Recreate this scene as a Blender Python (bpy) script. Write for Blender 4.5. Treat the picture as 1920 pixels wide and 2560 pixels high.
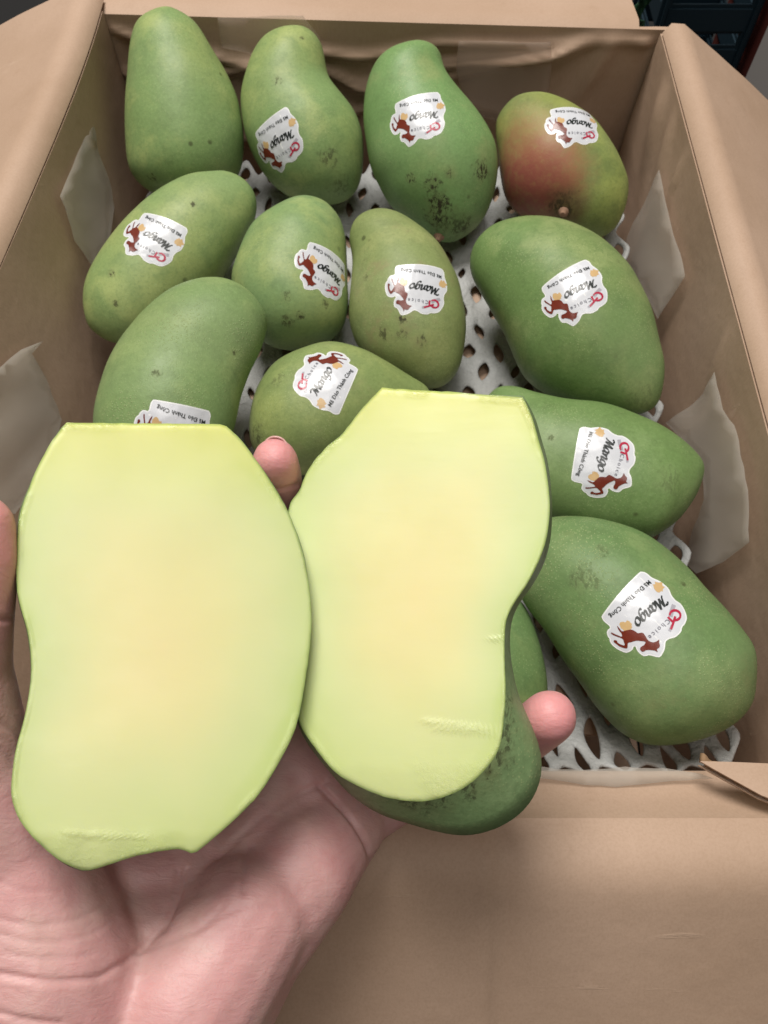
import bpy, bmesh, math, random
import numpy as np
from mathutils import Vector, Matrix, noise
from mathutils.bvhtree import BVHTree
from mathutils.geometry import delaunay_2d_cdt
random.seed(7)
for o in list(bpy.data.objects): bpy.data.objects.remove(o)
S = bpy.context.scene
C = S.collection
# ------------------------------------------------------------------ camera
PITCH = math.radians(63.0); F = 1923.0; K = 1920/1659.0        # focal in photo pixels, K: traced pixel -> photo pixel
CAM = Vector((0, 0, .43))
FWD = Vector((0, math.cos(PITCH), -math.sin(PITCH))); RGT = Vector((1, 0, 0)); UPV = Vector((0, math.sin(PITCH), math.cos(PITCH)))
cd = bpy.data.cameras.new('camera'); cam = bpy.data.objects.new('camera', cd); C.objects.link(cam)
cam.location = CAM; cam.rotation_euler = (math.pi/2-PITCH, 0, 0)
cd.sensor_fit = 'VERTICAL'; cd.sensor_height = 36; cd.lens = 36*F/2560; cd.clip_start = .01; cd.clip_end = 50
cd.dof.use_dof = True; cd.dof.focus_distance = .27; cd.dof.aperture_fstop = 32
S.camera = cam
S.render.resolution_x = 768; S.render.resolution_y = 1024
# ------------------------------------------------------------------ light
W = bpy.data.worlds.new('World'); S.world = W; W.use_nodes = True
W.node_tree.nodes['Background'].inputs[0].default_value = (1.0, .87, .70, 1); W.node_tree.nodes['Background'].inputs[1].default_value = .105
def area(name, loc, target, size, power, col):
    l = bpy.data.lights.new(name, 'AREA'); l.shape = 'SQUARE'; l.size = size; l.energy = power; l.color = col
    o = bpy.data.objects.new(name, l); C.objects.link(o); o.location = loc
    o.rotation_euler = (Vector(target)-Vector(loc)).to_track_quat('-Z', 'Y').to_euler(); return o
area('ceiling_lamp', (-.28, 1.05, 2.2), (0, .25, .05), 1.0, 60, (1, .96, .90))
area('ceiling_lamp', (.15, -.35, 2.3), (0, .25, .05), .9, 11, (1, .96, .92))
vs = S.view_settings; vs.view_transform = 'Standard'; vs.look = 'None'; vs.exposure = 0.0; vs.gamma = 1
S.render.engine = 'CYCLES'

# ------------------------------------------------------------------ helpers
def ray(x, y):
    return FWD + RGT*((x*K-960)/F) - UPV*((y*K-1280)/F)
def P(x, y, d): return CAM + ray(x, y)*d
def on_plane(x, y, p0, n):
    r = ray(x, y); return CAM + r*((Vector(p0)-CAM).dot(n)/r.dot(n))
def proj(p):
    q = p-CAM; z = q.dot(FWD)
    return ((q.dot(RGT)/z*F+960)/K, (-q.dot(UPV)/z*F+1280)/K)
def mk(name, verts, faces, mat, parent=None, origin=None, smooth=True, mats=None, idx=None):
    origin = Vector(origin) if origin is not None else Vector((0, 0, 0))
    me = bpy.data.meshes.new(name)
    me.from_pydata([tuple(Vector(v)-origin) for v in verts], [], [tuple(f) for f in faces])
    for m in (mats or [mat]): me.materials.append(m)
    if idx is not None: me.polygons.foreach_set('material_index', idx)
    if smooth: me.polygons.foreach_set('use_smooth', [True]*len(me.polygons))
    me.update()
    o = bpy.data.objects.new(name, me); C.objects.link(o)
    if parent is not None:
        o.parent = parent; o.location = origin-world_loc(parent)
    else: o.location = origin
    return o
def world_loc(o):
    v = Vector(o.location)
    while o.parent is not None:
        o = o.parent; v = v+Vector(o.location)
    return v
def tag(o, label, cat, group=None, kind=None):
    o['label'] = label; o['category'] = cat
    if group: o['group'] = group
    if kind: o['kind'] = kind
    return o
def empty(name, loc):
    o = bpy.data.objects.new(name, None); C.objects.link(o); o.location = loc; o.empty_display_size = .02; return o
def smooth_closed(pts, n):
    """Catmull-Rom through closed pts, resampled to n"""
    m = len(pts); out = []
    for i in range(m):
        p0, p1, p2, p3 = [np.array(pts[(i+k-1) % m], float) for k in range(4)]
        for t in np.linspace(0, 1, 12, endpoint=False):
            out.append(.5*((2*p1)+(-p0+p2)*t+(2*p0-5*p1+4*p2-p3)*t*t+(-p0+3*p1-3*p2+p3)*t**3))
    out = np.array(out); L = np.r_[0, np.cumsum(np.linalg.norm(np.diff(np.vstack([out, out[:1]]), axis=0), axis=1))]
    q = np.linspace(0, L[-1], n, endpoint=False); o2 = np.vstack([out, out[:1]])
    return np.c_[np.interp(q, L, o2[:, 0]), np.interp(q, L, o2[:, 1])]

# ------------------------------------------------------------------ materials
class N:
    def __init__(s, name):
        s.m = bpy.data.materials.new(name); s.m.use_nodes = True; s.t = s.m.node_tree; s.t.nodes.clear()
        s.out = s.n('ShaderNodeOutputMaterial'); s.b = s.n('ShaderNodeBsdfPrincipled'); s.l(s.b.outputs[0], s.out.inputs[0])
        s.tc = s.n('ShaderNodeTexCoord')
    def n(s, k, **kw):
        x = s.t.nodes.new(k)
        for a, v in kw.items(): setattr(x, a, v)
        return x
    def l(s, a, b): s.t.links.new(a, b)
    def noise(s, scale, detail=4, rough=.55, vec=None, dist=0):
        x = s.n('ShaderNodeTexNoise'); x.inputs['Scale'].default_value = scale; x.inputs['Detail'].default_value = detail
        x.inputs['Roughness'].default_value = rough; x.inputs['Distortion'].default_value = dist
        s.l(vec or s.tc.outputs['Object'], x.inputs['Vector']); return x.outputs['Fac']
    def ramp(s, fac, stops, soft=False):
        x = s.n('ShaderNodeValToRGB'); x.color_ramp.interpolation = 'B_SPLINE' if soft else 'LINEAR'; e = x.color_ramp.elements
        while len(e) < len(stops): e.new(.5)
        for i, (p, c) in enumerate(stops):
            e[i].position = p; e[i].color = (*c, 1) if len(c) == 3 else c
        s.l(fac, x.inputs[0]); return x.outputs[0]
    def rng(s, fac, a, b, c=0, d=1):
        x = s.n('ShaderNodeMapRange'); x.interpolation_type = 'SMOOTHSTEP'
        for i, v in enumerate((a, b, c, d)): x.inputs[i+1].default_value = v
        s.l(fac, x.inputs[0]); return x.outputs[0]
    def math(s, op, a, b=None):
        x = s.n('ShaderNodeMath', operation=op)
        for i, v in enumerate((a, b)):
            if v is None: continue
            if isinstance(v, (int, float)): x.inputs[i].default_value = v
            else: s.l(v, x.inputs[i])
        return x.outputs[0]
    def mix(s, fac, a, b, mode='MIX'):
        x = s.n('ShaderNodeMix', data_type='RGBA', blend_type=mode)
        for sock, v in ((x.inputs[0], fac), (x.inputs[6], a), (x.inputs[7], b)):
            if isinstance(v, (int, float)): sock.default_value = v
            elif isinstance(v, tuple): sock.default_value = (*v, 1)
            else: s.l(v, sock)
        return x.outputs[2]
    def bump(s, h, strength, dist, prev=None):
        x = s.n('ShaderNodeBump'); x.inputs['Strength'].default_value = strength; x.inputs['Distance'].default_value = dist
        s.l(h, x.inputs['Height'])
        if prev: s.l(prev, x.inputs['Normal'])
        return x.outputs[0]
    def set(s, **kw):
        for k, v in kw.items():
            i = s.b.inputs[k.replace('_', ' ')]
            if isinstance(v, (int, float)): i.default_value = v
            elif isinstance(v, tuple): i.default_value = (*v, 1) if i.type == 'RGBA' else v
            else: s.l(v, i)
        return s
def simple(name, col, rough=.5, spec=.5):
    x = N(name); x.set(Base_Color=col, Roughness=rough); x.b.inputs['Specular IOR Level'].default_value = spec; return x.m

def mat_cardboard():
    x = N('cardboard'); v = x.tc.outputs['Object']
    mp = x.n('ShaderNodeMapping'); mp.inputs['Scale'].default_value = (1, 1, .25); x.l(v, mp.inputs[0])
    big = x.noise(9, 4); fib = x.noise(900, 3, .7, mp.outputs[0]); mid = x.noise(60, 4)
    c = x.ramp(big, [(.3, (.44, .305, .215)), (.7, (.52, .370, .275))])
    c = x.mix(x.rng(fib, .35, .75, 0, .22), c, (.30, .19, .12))
    c = x.mix(x.rng(mid, .55, .8, 0, .2), c, (.36, .23, .15))
    sc_ = x.n('ShaderNodeMapping'); sc_.inputs['Scale'].default_value = (7, 55, 30); sc_.inputs['Rotation'].default_value = (0, 0, .4); x.l(v, sc_.inputs[0])
    scuff = x.rng(x.noise(1.6, 5, .7, sc_.outputs[0]), .62, .74)
    c = x.mix(x.math('MULTIPLY', scuff, .25), c, (.62, .47, .36))
    h = x.bump(fib, .10, .0006); h = x.bump(x.noise(28, 3), .22, .004, h); h = x.bump(scuff, .15, .0008, h)
    x.set(Base_Color=c, Roughness=.62, Normal=h); x.b.inputs['Specular IOR Level'].default_value = .3
    return x.m
CARD = mat_cardboard()
CARD_DARK = simple('cardboard_flute', (.30, .19, .11), .85, .2)

def mat_foam():
    x = N('foam_net'); h = x.bump(x.noise(60, 3, .6), .6, .006, x.bump(x.noise(420, 3, .7), .6, .0014))
    c = x.ramp(x.noise(30, 3), [(.3, (.33, .33, .32)), (.7, (.48, .49, .49))])
    x.set(Base_Color=c, Roughness=.55, Normal=h); return x.m
FOAM = mat_foam()
def mat_paper(name, col, opac, rough=.35):
    x = N(name); h = x.bump(x.noise(18, 2, .5), .10, .004)
    x.set(Base_Color=col, Roughness=rough, Normal=h)
    tr = x.n('ShaderNodeBsdfTransparent'); tl = x.n('ShaderNodeBsdfTranslucent'); tl.inputs[0].default_value = (*col, 1)
    m1 = x.n('ShaderNodeMixShader'); m1.inputs[0].default_value = .25; x.l(x.b.outputs[0], m1.inputs[1]); x.l(tl.outputs[0], m1.inputs[2])
    m2 = x.n('ShaderNodeMixShader'); m2.inputs[0].default_value = opac; x.l(tr.outputs[0], m2.inputs[1]); x.l(m1.outputs[0], m2.inputs[2])
    x.l(m2.outputs[0], x.out.inputs[0]); return x.m
PAPER = mat_paper('waxed_paper', (.74, .70, .64), .36)
TAPE = mat_paper('clear_tape', (.62, .50, .42), .28, .22)

def mat_mango(seed, green, yellow, ymix=.5, blush=None, spots=(), russet=.0, peb=0):
    """green/yellow: skin colours; spots: (object-space pos, radius, darkness)"""
    x = N('mango_skin'); rnd = random.Random(seed)
    mp = x.n('ShaderNodeMapping'); mp.inputs['Location'].default_value = (rnd.uniform(-9, 9), rnd.uniform(-9, 9), rnd.uniform(-9, 9))
    x.l(x.tc.outputs['Object'], mp.inputs[0]); v = mp.outputs[0]
    big = x.noise(17, 3, .5, v); mid = x.noise(75, 5, .6, v); fine = x.noise(520, 3, .6, v)
    c = x.mix(x.rng(big, .56-.3*ymix, .88-.1*ymix), green, yellow)
    dark = tuple(k*.72 for k in green)
    c = x.mix(x.rng(mid, .46, .72, 0, .55), c, dark)
    c = x.mix(x.rng(x.noise(34, 5, .65, v), .48, .70, 0, .55), c, tuple(min(1, k*1.22+.02) for k in yellow))
    c = x.mix(x.rng(fine, .48, .72, 0, .42), c, tuple(k*.72 for k in green))
    c = x.mix(x.rng(fine, .46, .25, 0, .35), c, tuple(min(1, k*1.3+.03) for k in green))
    vo = x.n('ShaderNodeTexVoronoi'); vo.inputs['Scale'].default_value = 760; x.l(v, vo.inputs['Vector'])   # lenticels
    vo.inputs['Randomness'].default_value = 1
    dots = x.math('MULTIPLY', x.rng(vo.outputs['Distance'], .34, .14), x.rng(x.noise(30, 3, .5, v), .4, .65, .15, 1))
    c = x.mix(x.math('MULTIPLY', dots, .50+.3*peb), c, (.42, .49, .23))
    vs_ = x.n('ShaderNodeTexVoronoi'); vs_.inputs['Scale'].default_value = 70; x.l(v, vs_.inputs['Vector'])    # sparse dark specks
    sp = x.math('MULTIPLY', x.rng(vs_.outputs['Distance'], .17, .07), x.rng(x.noise(26, 2, .5, v), .58, .66))
    c = x.mix(x.math('MULTIPLY', sp, .7), c, (.05, .055, .02))
    c = x.mix(x.rng(x.noise(11, 4, .6, v), .45, .75, 0, .22), c, (.32, .39, .21))
    gr = x.noise(1400, 2, .7, v); c = x.mix(x.rng(gr, .5, .8, 0, .28), c, (.10, .14, .05))
    if russet:
        rs = x.math('MULTIPLY', x.rng(x.noise(38, 6, .7, v), .5, .72), russet)
        c = x.mix(rs, c, (.27, .25, .12))
    rough = x.math('ADD', x.math('MULTIPLY', mid, .26), .36)
    for (p, r, col, amt, nz) in ((blush or [])):
        c = x.mix(x.math('MULTIPLY', x.math('MULTIPLY', spot_mask(x, p, r*.25, r, nz, v), x.rng(x.noise(210, 5, .7, v), .25, .6, .62, 1)), amt), c, col)
    for (p, r, amt) in spots:
        m0 = spot_mask(x, p, r*.1, r*1.3, 1.0, v)
        c = x.mix(x.math('MULTIPLY', m0, amt*.35), c, (.20, .20, .085))
        m = spot_mask(x, p, r*.3, r, 1.5, v)
        sk = x.n('ShaderNodeMapping'); sk.inputs['Scale'].default_value = (1, .45, .6); x.l(v, sk.inputs[0])
        m = x.math('MULTIPLY', m, x.rng(x.noise(400, 5, .7, sk.outputs[0], .5), .46, .54))
        c = x.mix(x.math('MULTIPLY', m, min(1, amt*1.05)), c, (.035, .032, .014)); rough = x.math('ADD', rough, x.math('MULTIPLY', m, .2))
    h = x.bump(fine, .12, .0007); h = x.bump(dots, .12+.5*peb, .0005, h); h = x.bump(mid, .10, .003, h)
    x.set(Base_Color=c, Roughness=rough, Normal=h, Subsurface_Weight=0.0)
    x.b.inputs['Specular IOR Level'].default_value = .36
    return x.m
def spot_mask(x, p, r0, r1, nz, v):
    d = x.n('ShaderNodeVectorMath', operation='DISTANCE'); x.l(x.tc.outputs['Object'], d.inputs[0]); d.inputs[1].default_value = p
    n = x.noise(1.7/max(r1, .003), 5, .68, v)
    dd = x.math('ADD', d.outputs['Value'], x.math('MULTIPLY', x.math('SUBTRACT', n, .5), r1*2.0*nz))
    return x.rng(dd, r1, r0)

def mat_flesh():
    x = N('mango_flesh'); a = x.n('ShaderNodeAttribute', attribute_name='edge').outputs['Fac']
    big = x.noise(26, 3, .5); mid = x.noise(130, 3, .5)
    e = x.math('ADD', a, x.math('MULTIPLY', x.math('SUBTRACT', big, .5), .45))
    c = x.ramp(e, [(.05, (.80, .72, .37)), (.42, (.77, .74, .375)), (.70, (.69, .735, .39)), (.92, (.615, .70, .335)), (1.0, (.53, .645, .24))], True)
    tp = x.n('ShaderNodeAttribute', attribute_name='top').outputs['Fac']
    c = x.mix(x.math('MULTIPLY', x.rng(tp, .76, 1.0), .55), c, (.80, .76, .26))
    c = x.mix(x.rng(tp, .42, .0, 0, .45), c, (.62, .67, .29))
    rim = x.rng(a, .982, .999)
    c = x.mix(x.math('MULTIPLY', rim, .6), c, (.26, .39, .09))
    st = x.n('ShaderNodeMapping'); st.inputs['Scale'].default_value = (14, 170, 170); x.l(x.tc.outputs['Object'], st.inputs[0])
    wa = x.n('ShaderNodeAttribute', attribute_name='wet').outputs['Fac']
    wetm = x.math('MAXIMUM', x.rng(a, .945, .99), x.math('MULTIPLY', x.rng(tp, .13, .02), .8))        # juice along the cut edge and the torn end
    wetm = x.math('MAXIMUM', x.math('MULTIPLY', wetm, x.rng(x.noise(55, 3, .6), .42, .62)), wa)
    gl = x.noise(650, 5, .75, None, .8)
    h = x.bump(x.noise(1, 3, .6, st.outputs[0]), .05, .0012)
    h = x.bump(x.math('MULTIPLY', gl, wetm), .5, .0009, h)
    wet = x.math('SUBTRACT', x.rng(mid, .3, .7, .32, .44), x.math('MULTIPLY', wetm, .30))
    x.set(Base_Color=c, Roughness=wet, Normal=h, Subsurface_Weight=.35, Subsurface_Radius=(.007, .006, .002)); x.b.inputs['Subsurface Scale'].default_value = 1
    x.b.inputs['Specular IOR Level'].default_value = .45
    return x.m
FLESH = mat_flesh()

def mat_skin():
    x = N('hand_skin'); tip = x.n('ShaderNodeAttribute', attribute_name='tip').outputs['Fac']
    c = x.ramp(x.noise(38, 4, .6), [(.3, (.60, .305, .305)), (.5, (.64, .365, .355)), (.72, (.67, .435, .40))])
    c = x.mix(x.rng(x.noise(160, 3), .45, .75, 0, .22), c, (.48, .20, .19))
    c = x.mix(x.math('MULTIPLY', tip, .75), c, (.74, .30, .31))
    mp = x.n('ShaderNodeMapping'); mp.inputs['Scale'].default_value = (1, 2.2, 1); mp.inputs['Rotation'].default_value = (.2, .3, .5); x.l(x.tc.outputs['Object'], mp.inputs[0])
    h = x.bump(x.noise(110, 4, .6, mp.outputs[0], 1.2), .22, .0016)
    wr = x.n('ShaderNodeMapping'); wr.inputs['Scale'].default_value = (90, 420, 300); wr.inputs['Rotation'].default_value = (.3, .1, .75); x.l(x.tc.outputs['Object'], wr.inputs[0])
    h = x.bump(x.noise(1, 4, .65, wr.outputs[0], .8), .22, .0008, h); h = x.bump(x.noise(900, 2, .6), .22, .0004, h)
    x.set(Base_Color=c, Roughness=.48, Normal=h, Subsurface_Weight=.25, Subsurface_Radius=(.006, .0022, .0014)); x.b.inputs['Subsurface Scale'].default_value = 1
    return x.m
SKIN = mat_skin()
NAIL = simple('nail', (.62, .36, .33), .25)

def mat_sticker(name, col, rough=.27):
    x = N(name); oi = x.n('ShaderNodeObjectInfo'); va = x.n('ShaderNodeVectorMath', operation='ADD'); x.l(x.tc.outputs['Object'], va.inputs[0]); x.l(oi.outputs['Location'], va.inputs[1])
    h = x.bump(x.noise(70, 2, .5, va.outputs[0]), .45, .0028)
    x.set(Base_Color=col, Roughness=rough, Normal=h); x.b.inputs['Coat Weight'].default_value = .22; x.b.inputs['Coat Roughness'].default_value = .12
    return x.m
ST_WHITE = mat_sticker('sticker_white', (.84, .85, .86)); ST_GREY = mat_sticker('sticker_pale', (.66, .68, .73))
INK = mat_sticker('ink_black', (.015, .02, .02), .3); INK_GREY = mat_sticker('ink_grey', (.16, .16, .20), .3)
INK_RED = mat_sticker('ink_red', (.45, .02, .06), .3); INK_BROWN = mat_sticker('ink_brown', (.16, .022, .01), .3)
INK_TAN = mat_sticker('ink_tan', (.62, .42, .20), .3); INK_SILVER = mat_sticker('ink_silver', (.40, .39, .44), .3)

# ------------------------------------------------------------------ room floor
x = N('floor_concrete'); x.set(Base_Color=x.ramp(x.noise(3, 5), [(.3, (.006, .006, .007)), (.7, (.014, .014, .015))]), Roughness=.7); 
FLOOR_Z = -.20
fl = mk('floor', [(-6, -6, FLOOR_Z), (6, -6, FLOOR_Z), (6, 6, FLOOR_Z), (-6, 6, FLOOR_Z)], [(0, 1, 2, 3)], x.m, smooth=False); fl['kind'] = 'structure'

# ------------------------------------------------------------------ cardboard box
box = empty('cardboard_box', (0, .3, FLOOR_Z))
tag(box, 'open brown corrugated cardboard box with its four flaps folded out', 'box')
TH = .004
def panel(name, fn, nu, nv, thick=TH, mat=CARD, parent=box):
    """grid surface fn(u,v) in 0..1, thickened away from its inner side"""
    g = [[Vector(fn(i/nu, j/nv)) for i in range(nu+1)] for j in range(nv+1)]
    verts = []; nrm = []
    for j in range(nv+1):
        for i in range(nu+1):
            a = g[j][min(i+1, nu)]-g[j][max(i-1, 0)]; b = g[min(j+1, nv)][i]-g[max(j-1, 0)][i]
            nrm.append(a.cross(b).normalized()); verts.append(g[j][i])
    n = len(verts); verts += [verts[k]-nrm[k]*thick for k in range(n)]
    f = []; w = nu+1
    for j in range(nv):
        for i in range(nu):
            a = j*w+i; f.append((a, a+1, a+w+1, a+w)); f.append((n+a, n+a+w, n+a+w+1, n+a+1))
    loop = [i for i in range(nu)]+[j*w+nu for j in range(nv)]+[nv*w+i for i in range(nu, 0, -1)]+[j*w for j in range(nv, 0, -1)]
    b0 = len(verts); m_ = len(loop)
    verts += [verts[k] for k in loop]+[verts[n+k] for k in loop]         # own vertices so the cut edge stays crisp
    for k in range(m_): k2 = (k+1) % m_; f.append((b0+k, b0+m_+k, b0+m_+k2, b0+k2))
    o = mk(name, verts, f, mat, parent, origin=Vector((0, .3, 0)))
    for p in o.data.polygons[2*nu*nv:]: p.use_smooth = False
    return o
def nz(x, y, s, a): return a*noise.noise(Vector((x*s, y*s, 3.7)))
def ss(a, b, x):
    t = min(1, max(0, (x-a)/(b-a))); return t*t*(3-2*t)
Y0, Y1 = .052, .578
def left_x(y, z): return -.208-ss(.57, .15, y)*.028*max(z, -.05)/.1
def right_x(y, z): return .206+.004*max(z, 0)/.1
def zl(y): return .098
def zr(y): return .082
# walls: v runs bottom -> rim ; inner side is +normal
def lw(u, v):
    y = Y1-.001-(Y1-Y0-.003)*u; z = FLOOR_Z+.006+(zl(y)-FLOOR_Z-.006)*v
    return (left_x(y, z)+nz(y, z, 14, .0025)*(1-v**6), y, z)
def rw(u, v):
    y = Y0-.004+(Y1-Y0+.002)*u; z = FLOOR_Z+.006+(zr(y)-FLOOR_Z-.006)*v
    yw = y+.01*noise.noise(Vector((y*9, z*30, 4))); cr = .003*math.exp(-((yw-.455+.12*(.086-z))/.003)**2)+.0025*math.exp(-((yw-.30+.2*(.086-z))/.003)**2)+.0025*math.exp(-((yw-.13+.5*(.086-z))/.0035)**2)+.004*math.exp(-((y-.53+.25*(.086-z))/.012)**2) + .003*math.exp(-((y-.50+.4*(.086-z))/.008)**2)
    return (right_x(y, z)+nz(y, z, 12, .003)*(1-v**6)-cr*ss(0, .05, z)*ss(1.0, .9, v), y, z)
def bz(x): return .094-.028*(x+.2)
def bw(u, v):
    xx = -.217+.430*u
    z = FLOOR_Z+.006+(bz(xx)-FLOOR_Z-.006)*v
    zw = z+.012*noise.noise(Vector((xx*16, z*9, 1))); cr = .007*math.exp(-((zw-.045-.16*xx)/.004)**2)*ss(0, .06, xx+.05) + .006*math.exp(-((zw-.062+.25*(xx+.1))/.0035)**2)*ss(.16, 0, xx) + .006*math.exp(-((zw-.066-.06*xx)/.003)**2) + .005*math.exp(-((zw-.028-.3*xx)/.004)**2)
    cr += .004*math.exp(-((xx-.17-.35*(z-.07))/.008)**2)*ss(.01, .05, z)
    cr *= ss(1.0, .93, v); cr *= ss(.2065, .196, xx)*ss(-.209, -.199, xx)
    return (xx, Y1+.002-cr+nz(xx, z, 17, .004)*(1-v**8)*ss(-.02, .02, z)*ss(.2065, .19, xx)*ss(-.209, -.19, xx), z)
def fw(u, v):
    xx = .203-.418*u
    if v < .8:
        z = FLOOR_Z+.006+(.078-FLOOR_Z-.006)*v/.8; y = Y0-.002*0+nz(xx, z, 12, .002)
    else:
        t = (v-.8)/.2; y = Y0-.021*t; z = .078+.018*t-.004*math.sin(t*3.1)
    return (xx, y, z)
panel('wall', lw, 60, 34); panel('wall', rw, 130, 80); panel('wall', bw, 170, 100); panel('wall', fw, 50, 30)
def bend(t, L, a0, a1, R=.02):
    """arc-length profile: starts at angle a0 (rad above horizontal), curves to a1 over R then straight"""
    xo = zo = 0; n = 24
    for k in range(n):
        s = (k+.5)/n*t*L; a = a0+(a1-a0)*ss(0, R, s); xo += math.cos(a)*t*L/n; zo += math.sin(a)*t*L/n
    return xo, zo
D2 = math.radians
def lf(u, v):
    y = Y1+.012-(Y1-Y0+.02)*u; o, h = bend(v, .17, D2(80), D2(-22), .016); z0 = zl(y)
    return (left_x(y, z0)-o, y, z0+h+nz(y, v, 6, .002)*v)
def rf(u, v):
    y = Y0+.02+(Y1-Y0-.024)*u; o, h = bend(v, .17, D2(80), D2(-34), .014); z0 = zr(y)
    return (right_x(y, z0)+o, y-.0*v, z0+h+nz(y, v+3, 6, .002)*v)
def bf(u, v):
    xx = -.215+.405*u; o, h = bend(v, .16, D2(38), D2(-6), .010); 
    return (xx, Y1+.002+o, bz(xx)+h+nz(xx, v+7, 8, .002)*v)
def ff(u, v):
    xx = .203-.418*u; o, h = bend(v, .30, D2(25), D2(-40), .035)
    ridge = -.0022*math.exp(-((xx-.047)/.0035)**2)*ss(0, .1, v)+ .0016*math.exp(-((xx-.040)/.003)**2)*ss(0, .1, v)
    return (xx, Y0-.021-o, .09583+h+ridge+nz(xx*1.0, v*.3+11, 7, .002)*v)
panel('flap', lf, 50, 26); panel('flap', rf, 50, 26); panel('flap', bf, 50, 20); panel('flap', ff, 120, 40)
def bt(u, v): return (-.172+.344*u, .085+.45*v, -.0125)
panel('divider_sheet', bt, 2, 2, .003)
def bt2(u, v): return (-.20+.40*u, .06+.51*v, FLOOR_Z+.005)
panel('bottom', bt2, 2, 2, .003)
# torn corner tab with exposed fluting
TABN = Vector((-.10, .28, 1)).normalized()
tabp = [on_plane(a, b, (0, 0, .0975), TABN) for a, b in ((1512, 1644), (1585, 1646), (1680, 1650), (1740, 1690), (1735, 1752), (1645, 1718), (1545, 1663))]
tab = empty('corner_tab', Vector((0, 0, 0))); tab.parent = box; tabw = tabp[0]; tab.location = tabw-world_loc(box)
def slab(pts, dz, th, name, mat, par):
    n = len(pts); v = [p+TABN*dz for p in pts]+[p+TABN*(dz-th) for p in pts]
    f = [tuple(range(n))[::-1], tuple(range(n, 2*n))]+[(i, (i+1) % n, n+(i+1) % n, n+i) for i in range(n)]
    return mk(name, v, f, mat, par, origin=tabw, smooth=False)
slab(tabp, 0, .0008, 'liner', CARD, tab); slab(tabp, -.0040, .0007, 'liner', CARD, tab)
fv = []; ffc = []
edge = [tabp[0], tabp[6], tabp[5], tabp[4]]
samples = []
for a, b in zip(edge[:-1], edge[1:]):
    m = max(2, int((b-a).length/.0012))
    for k in range(m): samples.append(a.lerp(b, k/m))
inw = Vector((.3, .9, 0)).normalized()
for k, p in enumerate(samples):
    zz = -.0024+.0013*math.sin(k*1.3); q = p+inw*.0006
    fv += [q+TABN*zz, q+inw*.004+TABN*zz]
    if k: ffc.append((2*k-2, 2*k, 2*k+1, 2*k-1))
fl_ = mk('flute', fv, ffc, CARD_DARK, tab, origin=tabw)
sm = fl_.modifiers.new('s', 'SOLIDIFY'); sm.thickness = .0005

# ------------------------------------------------------------------ foam net liner
def foam():
    bm = bmesh.new(); cw, ch = .0215, .036; nx, ny = 17, 28
    key = {}
    def V(xx, yy):
        k = (round(xx, 5), round(yy, 5))
        if k not in key: key[k] = bm.verts.new((xx, yy, 0))
        return key[k]
    for j in range(ny):
        for i in range(nx):
            cx = -.178+cw*(i+.5*(j % 2)); cy = .062+ch*.5*j
            if cy > .545: continue
            # rhombus cell boundary: 4 corners, each side in 3 pieces
            cor = [(cx+cw/2, cy), (cx, cy+ch/2), (cx-cw/2, cy), (cx, cy-ch/2)]
            outer = []
            for k in range(4):
                a, b = cor[k], cor[(k+1) % 4]
                for t in (0, 1/3, 2/3): outer.append((a[0]+(b[0]-a[0])*t, a[1]+(b[1]-a[1])*t))
            rt = random.uniform(-.25, .25); r1 = random.uniform(.55, 1.2); r2 = random.uniform(.75, 1.2)
            inner = []
            for k in range(12):
                a = k/12*2*math.pi; inner.append((cx+.0034*r1*math.cos(a)*abs(math.cos(a))**.8+rt*math.sin(a)*.006, cy+(.0066+.006*ss(.16, .08, cy))*r2*math.sin(a)))
            vo = [V(*p) for p in outer]; vi = [bm.verts.new((*p, 0)) for p in inner]
            for k in range(12): bm.faces.new((vo[k], vo[(k+1) % 12], vi[(k+1) % 12], vi[k]))
    for v in bm.verts:
        xx, yy = v.co.x, v.co.y
        z = .003*noise.noise(Vector((xx*25, yy*25, 0)))+.0022*noise.noise(Vector((xx*75, yy*60, 2)))
        xx += .004*noise.noise(Vector((xx*30, yy*30, 8))); yy += .005*noise.noise(Vector((xx*30, yy*30, 9))); v.co.x, v.co.y = xx, yy
        up = ss(.155, .20, abs(xx))*.014+ss(.11, .05, yy)*.03+ss(.52, .57, yy)*.006+.006*max(0, noise.noise(Vector((xx*40, yy*14, 5))))
        v.co.z = z+up-.005
        v.co.x -= math.copysign(ss(.18, .205, abs(xx))*.006, xx); v.co.y += ss(.07, .045, yy)*.010-ss(.555, .59, yy)*.012
    me = bpy.data.meshes.new('foam_net'); bm.to_mesh(me); bm.free(); me.materials.append(FOAM)
    o = bpy.data.objects.new('foam_net', me); C.objects.link(o)
    m = o.modifiers.new('sol', 'SOLIDIFY'); m.thickness = .003; m.offset = -1
    m = o.modifiers.new('sub', 'SUBSURF'); m.levels = 1; m.render_levels = 1
    me.polygons.foreach_set('use_smooth', [True]*len(me.polygons))
    tag(o, 'white foam netting with almond shaped holes lining the box under the mangoes', 'foam net')
foam()

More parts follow.
